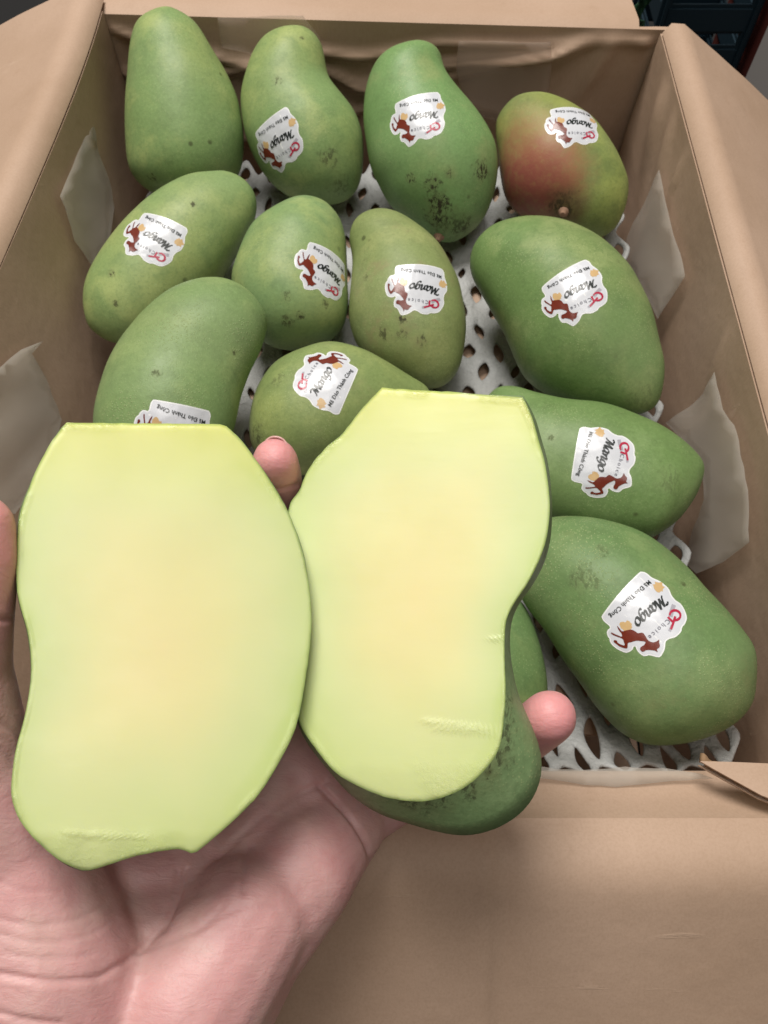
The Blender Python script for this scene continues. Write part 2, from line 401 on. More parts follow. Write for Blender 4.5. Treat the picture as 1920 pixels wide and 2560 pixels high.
# ------------------------------------------------------------------ mangoes
def stations(poly, ns, A=None):
    pts = smooth_closed(poly, 240); c = pts.mean(0)
    u, s, vt = np.linalg.svd(pts-c); ax = vt[0]
    if A is not None and np.dot(np.array(A)-c, ax) < 0: ax = -ax
    return pts, c, ax
def build_surface(pts, c, ax, d, n, ratio, NS=72, NR=56):
    lat = np.array([-ax[1], ax[0]])
    a = (pts-c)@ax; b = (pts-c)@lat
    P0 = CAM + ray(*c)*d
    s0, s1 = a.min(), a.max()
    rings = []; verts = []
    m = len(a)
    for k in range(NS+1):
        t = (1-math.cos(math.pi*k/NS))/2; t = min(max(t, .0004), .9996); s = s0+(s1-s0)*t
        hit = []
        for i in range(m):
            j = (i+1) % m
            if (a[i]-s)*(a[j]-s) <= 0 and a[i] != a[j]:
                hit.append(b[i]+(b[j]-b[i])*(s-a[i])/(a[j]-a[i]))
        if not hit: hit = [0, 0]
        lo, hi = min(hit), max(hit); rings.append((s, lo, hi))
    R = np.array(rings)
    for col in (1, 2):          # light smoothing of the two flanks
        for _ in range(3): R[1:-1, col] = .25*R[:-2, col]+.5*R[1:-1, col]+.25*R[2:, col]
    for s, lo, hi in R:
        q0 = c+ax*s+lat*lo; q1 = c+ax*s+lat*hi
        p0 = on_plane(*q0, P0, n); p1 = on_plane(*q1, P0, n); ce = (p0+p1)/2; e = (p1-p0)/2; hw = e.length
        e = e.normalized() if hw > 1e-6 else Vector((1, 0, 0))
        for r in range(NR):
            th = 2*math.pi*r/NR; cs, sn = math.cos(th), math.sin(th)
            verts.append(ce+e*(hw*cs)+n*(hw*ratio*sn))
    faces = []
    for k in range(NS):
        for r in range(NR):
            a_ = k*NR+r; b_ = k*NR+(r+1) % NR; faces.append((a_+NR, b_+NR, b_, a_))
    faces.append(tuple(range(NR))); faces.append(tuple(NS*NR+r for r in range(NR))[::-1])
    return verts, faces
def make_mango(poly, q, lift=.004, ratio=.9, seed=0):
    pts, c, ax = stations(poly, 0); lat = np.array([-ax[1], ax[0]])
    tgt = (((pts-c)@ax).min(), ((pts-c)@ax).max(), ((pts-c)@lat).min(), ((pts-c)@lat).max())
    cur = pts.copy(); d = .48
    for it in range(9):
        n = ((-ray(*c)).normalized().lerp(Vector((0, 0, 1)), q)).normalized()
        verts, faces = build_surface(cur, c, ax, d, n, ratio)
        pr = np.array([proj(v) for v in verts]); a = (pr-c)@ax; b = (pr-c)@lat
        ext = (a.min(), a.max(), b.min(), b.max())
        A0 = (cur-c)@ax; B0 = (cur-c)@lat
        fa = (tgt[1]-tgt[0])/(ext[1]-ext[0]); fb = (tgt[3]-tgt[2])/(ext[3]-ext[2])
        oa = (tgt[0]+tgt[1])/2-(ext[0]+ext[1])/2; ob = (tgt[2]+tgt[3])/2-(ext[2]+ext[3])/2
        ma = (A0.min()+A0.max())/2; mb = (B0.min()+B0.max())/2
        A1 = (A0-ma)*fa+ma+oa; B1 = (B0-mb)*fb+mb+ob
        cur = c+np.outer(A1, ax)+np.outer(B1, lat)
        zmin = min(v.z for v in verts)
        d += (lift-zmin)/ray(*c).z*.9
    verts, faces = build_surface(cur, c, ax, d, n, ratio)
    ctr = sum(verts, Vector())/len(verts); off = Vector((seed*3.1, seed*1.7, 0))
    out = []
    for v in verts:
        k = noise.noise(v*22+off)*.0011+noise.noise(v*60+off)*.00035
        out.append(v+(v-ctr).normalized()*k)
    return out, faces, ctr

# --- sticker artwork, traced in a 1659 px frame (text runs along SD, up is SU)
SC = np.array((830., 850.)); SD = np.array((-.743, .669)); SU = np.array((.669, .743)); UNIT = 3.1e-5
def st(p): r = np.array(p)-SC; return (float(r@SD), float(r@SU))
OUT = [st(p) for p in ((860,125),(930,150),(1000,220),(1110,270),(1180,320),(1260,410),(1290,520),(1350,610),(1420,660),(1470,760),(1495,900),(1450,1010),(1400,1070),(1380,1140),(1290,1230),(1190,1265),(1130,1310),(1110,1420),(1070,1500),(1030,1550),(980,1550),(870,1520),(800,1535),(740,1500),(690,1440),(670,1375),(645,1375),(620,1430),(540,1470),(470,1450),(370,1390),(290,1300),(280,1240),(250,1190),(245,1110),(300,1060),(260,1010),(200,950),(175,890),(200,830),(480,490),(800,150))]
HORSE = [st(p) for p in ((405,1040),(440,1080),(480,1130),(540,1120),(620,1110),(680,1140),(720,1170),(790,1165),(830,1220),(870,1290),(940,1320),(1000,1300),(1035,1275),(1030,1330),(1040,1360),(1030,1400),(990,1430),(1000,1475),(960,1450),(900,1440),(830,1440),(780,1465),(740,1430),(750,1390),(800,1360),(825,1310),(760,1295),(680,1290),(600,1310),(560,1320),(550,1390),(520,1400),(440,1370),(390,1330),(345,1290),(350,1265),(390,1270),(410,1310),(470,1345),(510,1350),(500,1300),(480,1250),(400,1210),(340,1180),(305,1150),(320,1140),(360,1165),(420,1195),(470,1215),(470,1170),(430,1110))]
def blob(c, r, n, seed):
    rr = random.Random(seed); cx, cy = st(c)
    return [(cx+r*(1+.35*rr.uniform(-1, 1))*math.cos(k/n*6.283), cy+r*(1+.35*rr.uniform(-1, 1))*math.sin(k/n*6.283)) for k in range(n)]
def fill(poly, step):
    pp_ = [Vector(p) for p in poly]; poly = []
    for i in range(len(pp_)):
        a, b = pp_[i], pp_[(i+1) % len(pp_)]; m = max(1, int((b-a).length/(step*.55)))
        poly += [a.lerp(b, k/m) for k in range(m)]
    n = len(poly)
    xs = [p.x for p in poly]; ys = [p.y for p in poly]; pts = list(poly)
    def inside(x, y):
        r = False
        for i in range(n):
            a, b = poly[i], poly[i-1]
            if (a.y > y) != (b.y > y) and x < (b.x-a.x)*(y-a.y)/(b.y-a.y)+a.x: r = not r
        return r
    def dist(x, y):
        m = 1e9; p = Vector((x, y))
        for i in range(n):
            a, b = poly[i], poly[i-1]; t = max(0, min(1, (p-a).dot(b-a)/max((b-a).length_squared, 1e-9))); m = min(m, (p-a.lerp(b, t)).length)
        return m
    y = min(ys)+step/2
    while y < max(ys):
        x_ = min(xs)+step/2
        while x_ < max(xs):
            if inside(x_, y) and dist(x_, y) > step*.35: pts.append(Vector((x_, y)))
            x_ += step
        y += step
    r = delaunay_2d_cdt(pts, [(i, (i+1) % n) for i in range(n)], [], 1, 1e-4)
    return [(v.x, v.y) for v in r[0]], [tuple(f) for f in r[2]]
def inset(poly, w):
    out = []; n = len(poly); ar = sum(poly[i-1][0]*poly[i][1]-poly[i][0]*poly[i-1][1] for i in range(n)); sg = 1 if ar > 0 else -1
    for i in range(n):
        a, b, c2 = np.array(poly[i-1]), np.array(poly[i]), np.array(poly[(i+1) % n]); t = c2-a; t = t/np.linalg.norm(t)
        out.append(tuple(b+sg*w*np.array((-t[1], t[0]))))
    return out
def catmull(pts, k=7):
    pts = [np.array(p, float) for p in pts]; q = [2*pts[0]-pts[1]]+pts+[2*pts[-1]-pts[-2]]; out = []
    for i in range(1, len(q)-2):
        p0, p1, p2, p3 = q[i-1:i+3]
        for t in np.linspace(0, 1, k, endpoint=False): out.append(.5*((2*p1)+(-p0+p2)*t+(2*p0-5*p1+4*p2-p3)*t*t+(-p0+3*p1-3*p2+p3)*t**3))
    out.append(pts[-1]); return out
def ribbon(pts, w0, w1, pen=math.radians(35), smooth=True):
    """broad-nib stroke"""
    q = catmull(pts) if smooth else [np.array(p, float) for p in pts]; v = []; f = []
    for i, p in enumerate(q):
        t = q[min(i+1, len(q)-1)]-q[max(i-1, 0)]; t = t/max(np.linalg.norm(t), 1e-6); ang = math.atan2(t[1], t[0])
        w = (w0+(w1-w0)*abs(math.sin(ang-pen)))/2; nn = np.array((-t[1], t[0]))
        v += [tuple(p+nn*w), tuple(p-nn*w)]
        if i: f.append((2*i-2, 2*i-1, 2*i+1, 2*i))
    return v, f
def script_mango():
    L = []
    def add(dx, *strokes):
        for s_ in strokes: L.append([(x_+dx, y_) for x_, y_ in s_])
    add(0, [(-.22, 1.15), (-.12, 1.42), (.1, 1.45), (.22, 1.3)], [(-.05, .0), (.12, .1), (.32, .7), (.5, 1.5)], [(.5, 1.5), (.58, .8), (.64, .02)], [(.64, .02), (.9, .8), (1.15, 1.5)], [(1.15, 1.5), (1.18, .7), (1.25, .1), (1.36, 0), (1.5, .15)])
    add(1.52, [(.62, .85), (.4, 1.0), (.12, .8), (.02, .4), (.12, .05), (.32, .05), (.55, .4), (.68, .95)], [(.70, 1.0), (.62, .4), (.66, .05), (.8, .02), (.9, .15)])
    add(2.5, [(.0, .95), (.1, .5), (.08, 0)], [(.08, .3), (.3, .85), (.52, 1.0), (.64, .8), (.6, .3), (.66, .03), (.8, .05), (.88, .18)])
    add(3.48, [(.62, .85), (.4, 1.0), (.12, .8), (.02, .4), (.12, .08), (.32, .08), (.55, .4), (.68, .95)], [(.70, 1.0), (.62, .3), (.5, -.35), (.22, -.6), (-.08, -.5)])
    add(4.4, [(.4, 1.0), (.1, .8), (.02, .4), (.14, .03), (.4, .02), (.68, .3), (.72, .75), (.5, 1.0), (.4, 1.0)])
    return L
def text_shape(body, height, x0, x1, y, spacing=1.0, bold=0.0, shear=0.0, bar=None):
    cu = bpy.data.curves.new('t', 'FONT'); cu.body = body; cu.size = 1; cu.space_character = spacing; cu.offset = bold; cu.shear = shear; cu.resolution_u = 3
    ob = bpy.data.objects.new('t', cu); C.objects.link(ob); dg = bpy.context.evaluated_depsgraph_get(); dg.update()
    me = ob.evaluated_get(dg).to_mesh(); v = np.array([tuple(k.co)[:2] for k in me.vertices]); f = [tuple(p.vertices) for p in me.polygons]
    ob.evaluated_get(dg).to_mesh_clear(); bpy.data.objects.remove(ob); bpy.data.curves.remove(cu)
    if bar:
        def xm(b_):
            c2 = bpy.data.curves.new('t', 'FONT'); c2.body = b_; c2.size = 1; c2.space_character = spacing; o2 = bpy.data.objects.new('t', c2); C.objects.link(o2)
            g2 = bpy.context.evaluated_depsgraph_get(); g2.update(); m2 = o2.evaluated_get(g2).to_mesh(); r_ = max(k.co.x for k in m2.vertices), min(k.co.x for k in m2.vertices)
            o2.evaluated_get(g2).to_mesh_clear(); bpy.data.objects.remove(o2); bpy.data.curves.remove(c2); return r_
        d1, d0 = xm('D'); le = xm(bar)[0]-(d1-d0); k0 = len(v)
        v = np.vstack([v, [(le-.09, .31), (le+.30, .31), (le+.30, .385), (le-.09, .385)]]); f.append((k0, k0+1, k0+2, k0+3))
    v[:, 0] = (v[:, 0]-v[:, 0].min())/(np.ptp(v[:, 0]))*(x1-x0)+x0; v[:, 1] = v[:, 1]*height/.73+y
    return [tuple(p) for p in v], f
ART = []      # (name, material, [(verts, faces, layer)])
xh = 108; ART_M = []
for i, s_ in enumerate(script_mango()):
    pts = [(-425+(p[0]+p[1]*.2)*xh*1.12, -25+p[1]*xh) for p in s_]; ART_M.append((*ribbon(pts, 15, 44), 2+.15*i))
OUT = [tuple(p) for p in smooth_closed(OUT, 110)]; HORSE = [tuple(p) for p in smooth_closed(HORSE, 190)]
base = fill(OUT, 90); pan = fill(inset(OUT, 22), 90)
cx_, cy_ = st((1310, 870))
logo = [(*ribbon([(cx_+88*math.cos(a), cy_+78*math.sin(a)) for a in np.linspace(.5, 5.6, 16)], 30, 46), 2)]
logo += [(*ribbon([st((1195, 905)), st((1240, 960)), st((1275, 990))], 40, 40), 2.3), (*ribbon([st((1310, 890)), st((1270, 1000)), st((1225, 1110))], 34, 44), 2.5)]
swoosh = [(*ribbon([st((1310, 690)), st((1265, 800)), st((1235, 900))], 70, 40), 1.6), (*ribbon([st((1250, 1040)), st((1225, 1090)), st((1200, 1140))], 40, 60), 1.8)]
ART = [('printed_panel', ST_GREY, [(*pan, 1)]),
       ('logo_swoosh', INK_SILVER, swoosh), ('logo', INK_RED, logo),  # silver-grey swoosh printed beside the red logo
       ('flower_motif', INK_TAN, [(*fill(blob((545, 1055), 88, 18, 3), 60), 1.5)]),
       ('flower_motif', INK_TAN, [(*fill(blob((1105, 385), 88, 18, 5), 60), 1.5)]),
       ('horse_emblem', INK_BROWN, [(*fill(HORSE, 45), 2.6)]),
       ('lettering', INK, ART_M), ('lettering', INK, [(*text_shape('Mã Dáo Thành Công', 78, -465, 415, -352, 1.05, .010, 0, 'Mã D'), 3.6)]),
       ('lettering', INK_GREY, [(*text_shape('Choice', 78, -205, 225, 300, 1.5, .008), 3)])]
def make_sticker(mango, bvh, ctr_px, d, scale=.95):
    d = np.array(d, float); d /= np.linalg.norm(d)
    def hit(x_, y_):
        r = ray(x_, y_).normalized(); h = bvh.ray_cast(CAM, r); return h[0], (None if h[0] is None else (h[1] if h[1].dot(r) < 0 else -h[1]))
    p, nn = hit(*ctr_px); nn = sum((hit(ctr_px[0]+a, ctr_px[1]+b)[1] or nn for a, b in ((0, 0), (9, 0), (-9, 0), (0, 9), (0, -9))), Vector()).normalized()
    p2, _ = hit(ctr_px[0]+d[0]*6, ctr_px[1]+d[1]*6)
    ex = (p2-p); ex = (ex-nn*ex.dot(nn)).normalized(); ey = nn.cross(ex); k = UNIT*scale
    def place(v, layer):
        q = p+ex*(v[0]*k)+ey*(v[1]*k)+nn*.03
        h = bvh.ray_cast(q, -nn, .08)
        if h[0] is None:
            near = bvh.find_nearest(q-nn*.03); return near[0]+(near[1] if near[1].dot(nn) > 0 else -near[1])*(.00004+.00011*layer)
        return h[0]+(h[1] if h[1].dot(nn) > 0 else -h[1])*(.00004+.00011*layer)
    s0 = mk('sticker', [place(v, .6) for v in base[0]], base[1], ST_WHITE, mango, origin=p)
    for nm, mat, parts in ART:
        V = []; Fc = []
        for v, f, layer in parts:
            o = len(V); V += [place(q, layer) for q in v]; Fc += [tuple(i+o for i in g) for g in f]
        mk(nm, V, Fc, mat, s0, origin=p)
    return s0

G1 = (.220, .335, .125); G2 = (.185, .325, .115); G3 = (.240, .300, .112); G4 = (.155, .255, .083); YL = (.330, .390, .135); YD = (.28, .31, .115)
MANGOES = [
 dict(k='M1', poly=[(350,14),(300,40),(282,90),(275,175),(270,250),(272,320),(282,370),(310,405),(350,425),(400,432),(480,415),(515,380),(525,345),(527,300),(522,260),(512,212),(492,165),(460,108),(425,52),(385,22)],
      q=.25, lift=.004, g=G1, y=YL, ym=.55, spots=[((330,385),14,.7)], label='large smooth green mango with no sticker, wedged in the back corner of the box'),
 dict(k='M2', poly=[(635,54),(595,60),(565,78),(540,120),(522,185),(520,230),(527,280),(545,330),(575,380),(610,415),(660,438),(720,442),(760,425),(780,390),(785,340),(782,290),(765,240),(740,205),(710,165),(700,120),(690,85),(665,58)],
      q=.38, g=G1, y=YL, ym=.6, st=((598,302),(-.83,.56)), spots=[((712,342),26,.55),((602,172),12,.6),((652,82),6,.8),((735,400),30,.4)], label='curved green mango with crooked neck and a low sticker, next to the unstickered mango'),
 dict(k='M3', poly=[(895,90),(930,92),(950,110),(962,150),(995,195),(1030,240),(1055,280),(1072,320),(1075,370),(1065,425),(1045,470),(1020,500),(980,522),(945,518),(905,492),(850,445),(820,400),(800,360),(790,300),(785,250),(787,200),(800,150),(825,115),(860,95)],
      q=.38, g=G2, y=G3, ym=.35, st=((905,248),(-.98,.19)), spots=[((886,385),13,.9),((1040,368),24,.95),((935,395),20,.95),((948,440),30,.95),((972,375),12,.9),((990,490),45,.6),((940,470),26,.9)], stem=(948,512), label='bright green mango marked with black sooty streaks and pits below its sticker'),
 dict(k='M4', poly=[(1130,202),(1170,200),(1210,210),(1250,230),(1290,260),(1320,300),(1345,345),(1360,390),(1355,440),(1335,485),(1305,508),(1280,512),(1240,505),(1180,485),(1120,460),(1090,425),(1080,380),(1075,335),(1070,285),(1075,250),(1100,218)],
      q=.4, g=(.17,.23,.07), y=(.31,.36,.09), ym=.75, st=((1243,262),(-1,-.03)), spots=[((1218,445),34,.7)], stem=(1217,458),
      blush=[((1140,310),150,(.36,.25,.10),.75,.4),((1190,380),120,(.38,.15,.075),.8,.35),((1120,415),165,(.27,.07,.058),.92,.35),((1225,450),60,(.10,.07,.035),.7,.5)], label='short mango with a red blush on its green skin and brown stem scar'),
 dict(k='M5', poly=[(445,375),(475,372),(510,380),(540,400),(557,430),(557,460),(550,482),(530,527),(505,567),(480,605),(430,660),(370,710),(300,742),(240,737),(210,722),(185,697),(175,652),(180,607),(200,562),(235,510),(280,460),(325,422),(370,395),(410,380)],
      q=.6, lift=.004, g=G1, y=YL, ym=1.0, st=((333,510),(-.886,-.463)), spots=[((418,440),8,.8),((240,590),10,.8),((250,655),8,.7)], label='yellowish green mango lying slantwise, sticker text running along its upper flank'),
 dict(k='M6', poly=[(660,421),(625,430),(590,452),(545,487),(520,532),(505,577),(500,607),(505,650),(525,700),(560,735),(600,752),(650,752),(700,740),(735,712),(750,672),(752,607),(750,532),(740,477),(730,460),(710,437)],
      q=.6, g=(.205,.325,.135), y=YL, ym=.7, st=((706,582),(-.83,-.55)), spots=[((648,682),12,.8),((622,694),16,.8),((620,640),14,.5),((705,655),12,.6)], label='small bluish green mango whose sticker wraps around its side edge'),
 dict(k='M7', poly=[(830,452),(790,458),(765,472),(752,505),(758,552),(757,607),(754,682),(770,737),(805,780),(870,815),(930,837),(970,827),(995,792),(1005,742),(1007,682),(995,617),(975,572),(945,522),(905,487),(870,463)],
      q=.6, g=G3, y=YD, ym=.6, rus=.95, st=((907,617),(-.99,-.14)), spots=[((868,690),12,.9),((868,720),12,.9),((910,735),14,.7),((830,720),16,.7),((790,600),10,.5)], label='dull olive mango with rough brownish russet skin and dark streak under its sticker'),
 dict(k='M8', poly=[(1150,471),(1105,477),(1060,492),(1025,522),(1010,557),(1015,592),(1040,637),(1065,682),(1090,727),(1110,777),(1130,812),(1180,847),(1255,872),(1320,885),(1380,890),(1420,872),(1437,832),(1442,782),(1432,732),(1424,692),(1404,642),(1375,587),(1340,547),(1295,512),(1245,487),(1195,475)],
      q=.7, g=G4, y=G3, ym=.45, st=((1240,625),(-.89,.455)), spots=[((1400,850),50,.2)], label='large deep green mango in front of the red blushed one, beside the side wall'),
 dict(k='M9', poly=[(450,604),(495,607),(530,622),(560,647),(580,682),(577,712),(565,752),(545,792),(530,832),(520,872),(505,935),(470,1000),(400,1040),(320,1040),(250,1010),(205,965),(195,907),(205,857),(220,807),(240,762),(270,717),(310,672),(350,637),(400,614)],
      q=.7, lift=.030, ratio=.82, peb=1, g=(.200,.305,.115), y=(.25,.33,.12), ym=.4, st=((378,932),(-.955,-.3)), spots=[((338,805),12,.6),((507,762),8,.7)], label='pebbly matt green mango resting on another, its sticker half hidden by a cut half'),
 dict(k='M10', poly=[(725,739),(680,744),(630,762),(590,787),(560,827),(545,867),(537,912),(542,957),(570,1000),(620,1025),(680,1025),(760,1005),(840,960),(900,910),(930,870),(925,837),(880,807),(830,777),(780,752)],
      q=.75, lift=.004, g=(.215,.29,.10), y=(.29,.34,.11), ym=.7, rus=.4, st=((705,815),(.545,-.84)), spots=[((556,940),26,.6),((600,820),20,.35)], label='olive green mango behind the fingertip, its sticker turned the opposite way to the others'),
 dict(k='M11', poly=[(1070,838),(1115,833),(1160,847),(1230,862),(1310,872),(1380,897),(1430,918),(1475,949),(1515,984),(1526,1008),(1522,1029),(1505,1074),(1470,1119),(1430,1150),(1400,1166),(1330,1160),(1250,1142),(1150,1105),(1080,1050),(1035,980),(1035,890)],
      q=.8, lift=.008, ratio=.8, g=G4, y=(.17,.26,.09), ym=.3, st=((1300,992),(-.289,.957)), spots=[((1190,945),10,.5),((1440,1040),40,.25)], label='dark green mango lying crosswise with its pointed tip against the waxed paper'),
 dict(k='M12', poly=[(1245,1115),(1200,1116),(1150,1130),(1115,1170),(1108,1230),(1130,1294),(1170,1349),(1210,1414),(1255,1479),(1290,1529),(1345,1585),(1405,1609),(1480,1606),(1555,1584),(1610,1544),(1635,1494),(1632,1404),(1605,1359),(1565,1309),(1525,1269),(1480,1219),(1430,1174),(1380,1144),(1310,1124)],
      q=.85, lift=.006, peb=.5, g=(.150,.255,.092), y=(.19,.27,.10), ym=.4, rus=.25, st=((1391,1325),(-.743,.669)), spots=[((1265,1250),40,.35),((1300,1190),20,.3)], label='big dark green mango beside the torn cardboard corner, with a creased sticker'),
 dict(k='M13', poly=[(1060,1280),(1120,1290),(1150,1340),(1175,1430),(1182,1500),(1165,1560),(1100,1600),(1000,1600),(930,1540),(915,1430),(950,1330),(1000,1290)],
      q=.9, lift=.004, ratio=.7, g=(.14,.24,.085), y=YD, ym=.4, label='green mango showing only as a sliver between the cut half and a fingertip'),
]
BV = {}
for i, M in enumerate(MANGOES):
    v, f, ctr = make_mango(M['poly'], M['q'], M.get('lift', .004), M.get('ratio', .9), i+1)
    bvh = BVHTree.FromPolygons(v, f); BV[M['k']] = (bvh, v)
    base_pt = Vector((ctr.x, ctr.y, min(p.z for p in v)))
    def loc(px): 
        h = bvh.ray_cast(CAM, ray(*px).normalized())[0]
        if h is None: h = bvh.find_nearest(P(px[0], px[1], (ctr-CAM).dot(FWD)))[0]
        return h
    dpx = (ctr-CAM).dot(FWD)*K/F
    spots = [(loc(p)-base_pt, r*dpx, a) for p, r, a in M.get('spots', ())]
    blush = [(loc(p)-base_pt, r*dpx, c_, a, z_) for p, r, c_, a, z_ in M.get('blush', ())]
    mat = mat_mango(i+11, M['g'], M['y'], M['ym'], blush, spots, M.get('rus', 0), M.get('peb', 0))
    o = mk('mango', v, f, mat, origin=base_pt); tag(o, M['label'], 'mango', 'mangoes packed in the box')
    if 'st' in M: make_sticker(o, bvh, *M['st'])
    if 'stem' in M:
        h = bvh.ray_cast(CAM, ray(*M['stem']).normalized()); pp, nn = h[0], h[1]
        if pp is not None:
            nn = nn if nn.dot(pp-CAM) < 0 else -nn
            a1 = nn.orthogonal().normalized(); a2 = nn.cross(a1); vv = []; fc = []
            prof = [(.0042, -.0004), (.0034, .0008), (.0026, .0012), (.0021, .0030), (.0014, .0034), (.0004, .0031)]
            for r_, h_ in prof:
                for k in range(12):
                    a = k/12*6.283; j = 1+.18*noise.noise(Vector((a*2, h_*900, i)))
                    vv.append(pp+nn*h_+(a1*math.cos(a)+a2*math.sin(a))*r_*j)
            for q_ in range(len(prof)-1):
                for k in range(12): fc.append((q_*12+k, q_*12+(k+1) % 12, q_*12+12+(k+1) % 12, q_*12+12+k))
            fc.append(tuple(range(60, 72)))
            mk('stem', vv, fc, simple('stem_wood', (.34, .20, .13), .8), o, origin=pp)
# ------------------------------------------------------------------ cut mango halves
def make_half(outline, belly, depth, tilt, name, label, seed, skin_mat, thick=.042, bottom=None, bulge=.0003, ridges=()):
    NA = 220
    pts = np.array(outline, float); cc = np.array((pts[:, 0].min()+pts[:, 0].max(), pts[:, 1].min()+pts[:, 1].max()))/2
    def polar(poly, c0):
        out = []; m = len(poly); poly = np.array(poly, float)
        for k in range(NA):
            a = 2*math.pi*k/NA; dvec = np.array((math.cos(a), math.sin(a))); best = 0
            for i in range(m):
                p, q = poly[i]-c0, poly[(i+1) % m]-c0; e = q-p; den = dvec[0]*e[1]-dvec[1]*e[0]
                if abs(den) < 1e-9: continue
                t = (p[0]*e[1]-p[1]*e[0])/den; u = (p[0]*dvec[1]-p[1]*dvec[0])/den
                if t > 0 and -1e-6 <= u <= 1+1e-6: best = max(best, t)
            out.append(c0+dvec*best)
        return np.array(out)
    def dense(poly):
        return smooth_closed(poly, 400)
    def soft(pl): return [tuple(q_) for q_ in catmull(list(pl[1:])+[pl[0]], 6)]
    ol = polar(soft(outline), cc); bl = polar(soft(belly), cc)
    C0 = P(cc[0], cc[1], depth)
    vd = ray(*cc).normalized()
    n = (-vd+RGT*tilt[0]+UPV*tilt[1]).normalized()
    rng_ = random.Random(seed)
    verts = []; faces = []; idx = []; edge = []
    def ringpts(poly2, plane_off, jitter=0):
        r = []
        for k, p in enumerate(poly2):
            q = on_plane(p[0], p[1], C0-n*plane_off, n)
            if jitter: q = q+n*(jitter*noise.noise(Vector((k*.35, seed, 0))))
            r.append(q)
        return r
    NRG = 60
    verts.append(C0+n*(.0003*noise.noise(C0*45+Vector((seed, 0, 0)))+.0008*noise.noise(C0*14+Vector((seed, 5, 0))))); edge.append(0); top = [.5]; wetv = [0.]
    ymn, ymx = ol[:, 1].min(), ol[:, 1].max()
    for r in range(1, NRG+1):
        s = (r/NRG)**.8
        poly2 = cc+(ol-cc)*s
        ring = ringpts(poly2, 0)
        for k, q in enumerate(ring):
            dz = .0003*noise.noise(q*45+Vector((seed, 0, 0)))+.0008*noise.noise(q*14+Vector((seed, 5, 0)))*(1-s*s)
            if s > .975: dz -= .0005*((s-.975)/.025)**2*(1+1.2*noise.noise(Vector((k*.6, seed, 1))))
            if bottom:
                y_ = poly2[k][1]; b0, b1, dep = bottom; wob = 12*noise.noise(Vector((poly2[k][0]*.02, seed, 2)))
                if y_ > b0+wob: dz -= dep*((y_-b0-wob)/(b1-b0))**1.4
            wv = 0.
            for (rx0, rx1, ry, rs, rw, rh) in ridges:
                px_, py_ = poly2[k]; yy_ = ry+rs*(px_-rx0)+4*noise.noise(Vector((px_*.05, seed, 7)))
                g_ = math.exp(-((py_-yy_)/rw)**2)*ss(rx0-12, rx0+25, px_)*ss(rx1+12, rx1-25, px_); dz += rh*g_; wv = max(wv, g_)
            wetv.append(wv); verts.append(q+n*dz); edge.append(s); top.append(float((ymx-poly2[k][1])/(ymx-ymn)))
    for k in range(NA): faces.append((0, 1+(k+1) % NA, 1+k)); idx.append(0)
    for r in range(NRG-1):
        for k in range(NA):
            a = 1+r*NA+k; b = 1+r*NA+(k+1) % NA; faces.append((a, b, b+NA, a+NA)); idx.append(0)
    # skin side: from the cut edge out to the belly, then round the back
    prev = 1+(NRG-1)*NA; ytop = ol[:, 1].min()
    edge_ring = [verts[prev+k] for k in range(NA)]
    bplane = ringpts(bl, thick*.34)
    bc = sum(bplane, Vector())/NA
    topv = on_plane(cc[0], ytop, C0, n); updir = (topv-C0); updir = (updir-n*updir.dot(n)).normalized()
    top_h = (topv-C0).dot(updir)
    prof = [(.35, None), (.7, None), (1, None), (.97, .45), (.90, .60), (.79, .74), (.64, .86), (.46, .94), (.26, .985), (.08, 1.0)]
    for s, w in prof:
        start = len(verts)
        for k in range(NA):
            if w is None:
                e0 = edge_ring[k]; e1 = bplane[k]; t = s
                q = e0.lerp(e1, t); out = (e1-bc).normalized(); q = q+out*(bulge*math.sin(t*math.pi))
            else:
                q = bplane[k]; rel = q-bc; upc = rel.dot(updir); lat = rel-updir*upc
                su = s if upc < 0 else 1-(1-s)*.5
                q = bc+lat*s+updir*(upc*su)-n*(thick*(w-.34))
            h_ = (q-C0).dot(updir)
            if h_ > top_h: q = q-updir*(h_-top_h)
            q = q+Vector((0, 0, 1))*0+(q-bc).normalized()*(.0006*noise.noise(q*50))
            verts.append(q); edge.append(1); top.append(1.); wetv.append(0.)
        for k in range(NA):
            a = prev+k; b = prev+(k+1) % NA; c_ = start+(k+1) % NA; d_ = start+k
            faces.append((a, b, c_, d_))
            q = verts[d_]; idx.append(0 if (q-C0).dot(updir) > top_h-.0007 and (verts[c_]-C0).dot(updir) > top_h-.0007 else 1)
        prev = start
    faces.append(tuple(prev+k for k in range(NA))); idx.append(1)
    base_pt = C0-n*thick
    root = empty(name, base_pt)
    ff_ = [f for f, i_ in zip(faces, idx) if i_ == 0]; fs = [f for f, i_ in zip(faces, idx) if i_ == 1]
    def sub(fl2, nm, mat):
        used = sorted({i_ for f in fl2 for i_ in f}); mp_ = {o: k for k, o in enumerate(used)}
        o = mk(nm, [verts[i_] for i_ in used], [tuple(mp_[i_] for i_ in f) for f in fl2], mat, root, origin=base_pt)
        at = o.data.attributes.new('edge', 'FLOAT', 'POINT'); at.data.foreach_set('value', [edge[i_] for i_ in used])
        at = o.data.attributes.new('top', 'FLOAT', 'POINT'); at.data.foreach_set('value', [top[i_] for i_ in used])
        at = o.data.attributes.new('wet', 'FLOAT', 'POINT'); at.data.foreach_set('value', [wetv[i_] for i_ in used]); return o
    sub(ff_, 'flesh', FLESH); sk = sub(fs, 'skin', skin_mat(base_pt, verts))
    tag(root, label, 'mango half', 'cut mango halves held in the hand')
    return root, verts
